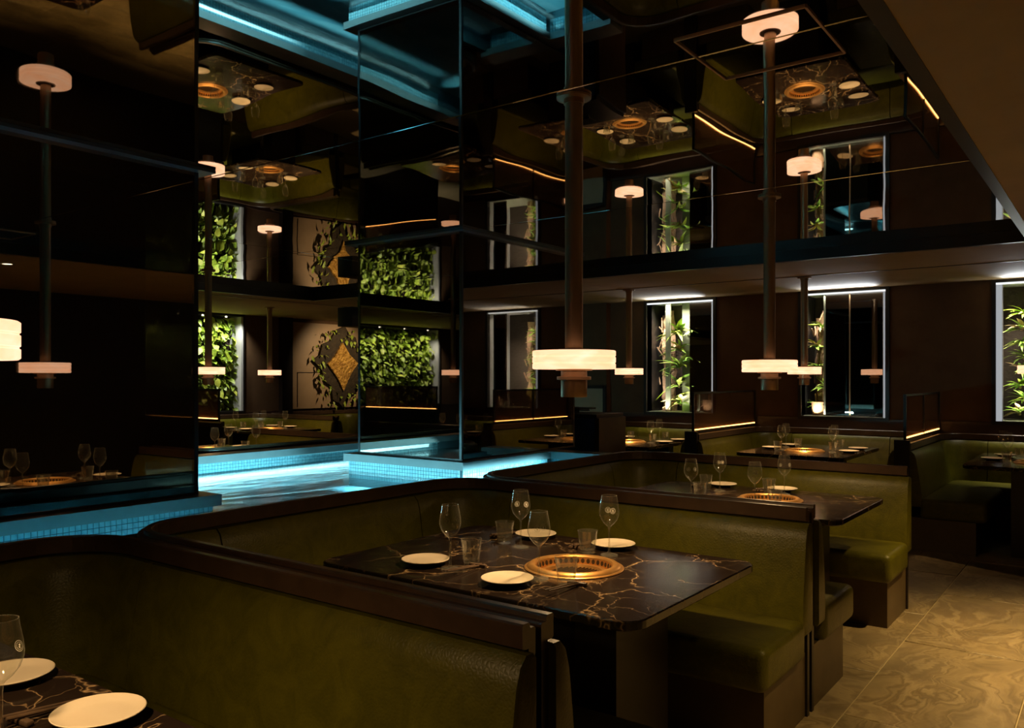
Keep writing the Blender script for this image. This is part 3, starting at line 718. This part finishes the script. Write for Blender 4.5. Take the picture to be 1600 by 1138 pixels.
def make_wine(marks):
    g = thing('wine_glass', 'x', 'wine glass')
    bw = MB().lathe([(r, z) for r, z in GP[8:]], 36).build('bowl', 'clear_glass', g)
    MB().lathe([(.0296, .231), (.0300, .2325), (.0292, .2328), (.0289, .2315)], 36).build('rim', 'tumbler_glass', bw)
    MB().lathe([(r, z) for r, z in GP[3:9]], 16).build('stem', 'tumbler_glass', g)
    MB().lathe([(.0001, .0), (.033, .0)]+GP[:4], 32).build('foot', 'tumbler_glass', g)
    if marks:
        for a0, zc in ((-.75, .178), (2.15, .170)):
            mb = MB()
            def at(u, v_):      # tangent-plane offset -> bowl surface
                z = zc+v_; r = rad_at(z)+.0006; a = a0+u/r; return (r*math.cos(a), r*math.sin(a), z)
            for r0, r1 in ((.0101, .0110), (.0068, .0076)):
                n = 28; vs = []
                for i in range(n):
                    q = 2*PI*i/n; vs += [at(r0*math.cos(q), r0*math.sin(q)), at(r1*math.cos(q), r1*math.sin(q))]
                mb.add(vs, [(2*i, 2*i+1, (2*i+3) % (2*n), (2*i+2) % (2*n)) for i in range(n)])
            for (u0, u1, v0, v1) in ((-.0012, .0012, -.0042, .0042), (-.0026, -.0012, .0008, .0030), (.0012, .0026, .0008, .0030), (.0012, .0024, -.0038, -.0020), (-.0024, -.0012, -.0038, -.0020)):
                mb.add([at(u0, v0), at(u1, v0), at(u1, v1), at(u0, v1)], [(0,1,2,3)])
            mb.build('etched_mark', 'mark_white', bw, label='white etched double-ring emblem')
    return g
def make_tumbler():
    g = thing('water_tumbler', 'x', 'tumbler')
    fl_ = lambda k, a: 1+(.022*math.cos(10*a) if k in (2, 3, 4) else .008*math.cos(10*a) if k == 5 else 0)
    MB().lathe([(.0001, .001), (.026, .001), (.029, .006), (.032, .035), (.0355, .060), (.0365, .070), (.0395, .089), (.0400, .0905), (.0385, .0905)], 60, flute=fl_).build('cup', 'tumbler_glass', g)
    MB().lathe([(.0385, .0905), (.0375, .085), (.034, .066), (.030, .035), (.0265, .014), (.0001, .012)], 40, flute=lambda k, a: 1+(.012*math.cos(10*a) if k in (2, 3) else 0)).build('inner_wall', 'tumbler_glass', g)
    return g
pl0 = make_plate(); wg0 = make_wine(True); wg1 = make_wine(False); tm0 = make_tumbler()
rest_me = MB().rbox(-.035, .035, -.008, .008, 0, .012, .003, 2).mesh('chopstick_rest', 'chopstick')
stick_me = MB().lathe([(.0001, -.105), (.0022, -.104), (.0042, .105), (.0001, .106)], 8).mesh('chopstick', 'chopstick')
used_me = {}
SET = [dict(p=(-.47, -.28), w=(-.345, -.285), t=(-.345, -.165), c=(-.285, -.275)),
       dict(p=(-.055, -.33), w=(-.005, -.216), t=(.105, -.215), c=(.145, -.285)),
       dict(p=(-.43, .375), w=(-.365, .175), t=(-.465, .20), c=(-.555, .34)),
       dict(p=(-.055, .385), w=(.0, .255), t=(-.085, .235), c=(-.165, .36))]
ORD = ['leftmost', 'second from left', 'third from left', 'rightmost']
ORDT = ['farthest-left', 'second from the left', 'third from the left', 'farthest-right']
TABLES = [  # x, y, rot, short phrase, ceiling z, lamp phrase, marks, settings, spot W
 (-1.60, .455, 0, 'the nearest lower-left table', ZC, 'over the nearest table, cropped by the left edge', True, (0, 1, 2, 3), 27),
 (-1.60, 2.54, 0, 'the large central table', ZC, 'with thick pole over the central table', True, (0, 1, 2, 3), 34),
 (-1.60, 4.60, 0, 'the second table beyond', ZC, 'over the second table behind the central booth', True, (0, 1, 2, 3), 34),
 (-2.40, 7.85, -PI/2, 'the table below the middle planted window', ZS, 'over the table below the middle planted window', False, (0, 1, 2, 3), 30),
 (-4.25, 7.85, -PI/2, 'the table below the left planted window', ZS, 'beside the left planted window', False, (0, 1, 2, 3), 30),
 (-.54, 7.85, -PI/2, 'the right-edge table', ZS, 'outside the view over the right edge table', False, (0, 1), 2.5),
 (-7.0, 4.60, PI, 'the table just across the pool', ZC, 'across the pool in front of the leafy wall', False, (0, 1, 2, 3), 30),
 (-7.0, .525, PI, 'the pool table mirrored in the column', ZC, 'mirrored in the corner glass column', False, (0, 1, 2, 3), 30),
 (-9.15, 6.93, 0, 'the far table below the leafy window', ZS, 'at the far left wall beside the leafy window', False, (0, 1, 2, 3), 30),
]
SET0 = [dict(d) for d in SET]; SET0[3].update(w=(-.105, .225), t=(-.20, .14)); SET_STD = SET
for (x, y, rz, ph, zt, lph, marks, sets, W_) in TABLES:
    SET = SET0 if y < .5 else SET_STD
    ct, st = math.cos(rz), math.sin(rz)
    T = lambda p: (x+p[0]*ct-p[1]*st, y+p[0]*st+p[1]*ct)
    put(tb0, (x, y, 0), rz, 'black veined marble table top on dark legs: '+ph, group='black marble grill tables')
    put(gr0, (x, y, TZ), rz,  'round brass grill ring set into '+ph, group='brass table grills')
    ly = .508 if y < .5 else y
    put(lampA if zt == ZC else lampB, (x, ly, 0), rz, 'glowing alabaster disc lamp '+lph, group='alabaster pendant lamps')
    sp = light('lamp_downlight', 'SPOT', (x, ly, LB-.104), W_, WARM, spot_size=math.radians(158), spot_blend=.9, shadow_soft_size=.018)
    for key, proto, cat, nm_ in (('p', pl0, 'plates', 'white plate'), ('w', wg0 if marks else wg1, 'wine glasses', 'wine glass'), ('t', tm0, 'tumblers', 'fluted water tumbler')):
        pos = [(T(SET[i][key]), i) for i in sets]; pos.sort(key=lambda q: px_of(*q[0]))
        for k, (q, i) in enumerate(pos):
            o_ = ORD[k] if len(pos) == 4 else ['leftmost', 'rightmost'][k]
            put(proto, (q[0], q[1], TZ+.0005), rz+random.uniform(-.5, .5), '%s %s on %s' % (o_, nm_, ph), group=cat+' on the laid tables')
    if marks:
        pos = [(T(SET[i]['c']), i) for i in sets]; pos.sort(key=lambda q: px_of(*q[0]))
        for k, (q, i) in enumerate(pos):
            s_ = 1 if SET[i]['c'][1] < 0 else -1
            yr = q[1]+s_*.075
            tag(inst('chopstick_rest', rest_me, None, (q[0], yr, TZ+.0005), (0, 0, rz+.1)), '%s small dark chopstick rest on %s' % (ORD[k], ph), 'chopstick rest', 'chopstick rests')
            for d in (-1, 1):
                z0 = TZ+.017
                tag(inst('chopstick', stick_me, None, (q[0]+d*.008, q[1], z0-.0045), (-PI/2*s_*1.0-.075, 0, 0)), '%s stick of the %s chopstick pair on %s' % ('left' if d < 0 else 'right', ORD[k], ph), 'chopstick', 'dark chopsticks')

# ------------------------------------------------------------------ host stand, tablet
hs = thing('host_stand', 'dark blue host stand beyond the end of the pool', 'stand', (-4.0, 6.35, 0))
MB().rbox(-.36, .36, -.22, .22, .06, 1.07, .006, 2).build('body', 'slate_blue', hs)
MB().box(-.375, .375, -.235, .235, 1.07, 1.10).build('counter_top', 'dark_wood', hs)
MB().box(.36, .40, -.235, .235, .0, 1.07).build('side_panel', 'wood', hs)
MB().box(-.34, .34, -.20, .20, 0, .06).build('plinth', 'black', hs)
tbm = thing('menu_screen', 'slim black screen lying tilted on the host stand', 'screen', (-4.0, 6.3, 1.10))
mb = MB(); mb.bar((-.18, -.02, .03), (.2, -.02, .03), .03, .012); mb.bar((-.2, .04, .045), (.2, .04, .045), .12, .012); mb.build('display', 'black', tbm)
MB().box(-.05, .05, -.01, .06, 0, .04).build('foot', 'black_metal', tbm)

# ------------------------------------------------------------------ far left wall: panel, gold artwork, dark hanging box
MB().box(XL, XL+.05, 8.40, 10.8, .92, 2.30).build('wall_panel', 'beige_panel', wall_l)
pf = MB()
for a, c in (((8.52, .95), (8.52, 1.50)), ((8.52, 1.50), (9.4, 1.50))): pf.bar((XL+.055, *a), (XL+.055, *c), .008, .008)
pf.build('panel_line', 'dark_wood', wall_l)
MB().box(XL, XL+.09, 8.20, 8.40, 0, ZS).build('pilaster', 'dark_wood', wall_l)
art = thing('diamond_artwork', 'jagged bark wall artwork with a gold diamond beyond the pool', 'artwork', (XL+.05, 9.42, 1.62))
def poly(mb, pts, x0, x1):
    n = len(pts); vs = [(x0, a, c) for a, c in pts]+[(x1, a, c) for a, c in pts]
    mb.add(vs, [tuple(range(n)), tuple(range(2*n-1, n-1, -1))]+[(i, (i+1) % n, n+(i+1) % n, n+i) for i in range(n)]); return mb
rr = random.Random(4); pts = []
for i, (a, c) in enumerate([(-.62, .08), (-.48, .16), (-.42, .34), (-.26, .40), (-.14, .58), (.06, .66), (.16, .52), (.30, .48), (.36, .30), (.52, .2), (.60, .02), (.50, -.16), (.38, -.22), (.34, -.44), (.16, -.52), (.05, -.74), (-.08, -.62), (-.2, -.58), (-.24, -.34), (-.36, -.28), (-.44, -.08)]): pts.append((a, c))
poly(MB(), pts, 0, .05).build('bark_plate', 'bark_dark', art)
poly(MB(), [(-.34, .02), (-.18, .16), (-.02, .38), (.14, .18), (.32, .04), (.16, -.14), (.0, -.42), (-.14, -.2)], .05, .085).build('gold_diamond', 'gold_leaf', art)
mb = MB()
for i in range(160):
    a = rr.uniform(0, 2*PI); q = rr.uniform(.45, .8); yy, zz = q*.85*math.cos(a), q*.95*math.sin(a)
    if zz > .62 or zz < -.66: continue
    M = Matrix.Translation((.05, yy, zz)) @ Matrix.Rotation(rr.uniform(-1, 1), 4, 'Z') @ Matrix.Rotation(rr.uniform(-.2, .9), 4, 'Y')
    leaf_mb(mb, M, rr.uniform(.05, .12), rr.uniform(.03, .06))
mb.build('moss_sprigs', 'leaf_green', art, kind='stuff')
light('art_spot', 'SPOT', (-9.3, 9.3, 2.3), 48, (1, .74, .42), (0, math.radians(62), 0), spot_size=math.radians(75), spot_blend=.8, shadow_soft_size=.04)
hb = MB().rbox(-.13, .13, -.26, .26, -.33, -.10, .01, 2).box(-.03, .03, -.03, .03, -.105, 0).build('hanging_speaker', 'black'); hb.location = (-7.45, 6.98, ZS); tag(hb, 'black box hanging from the soffit above the gold artwork', 'box')

for o_ in list(bpy.data.objects):
    if o_.get('label') == 'x': bpy.data.objects.remove(o_)
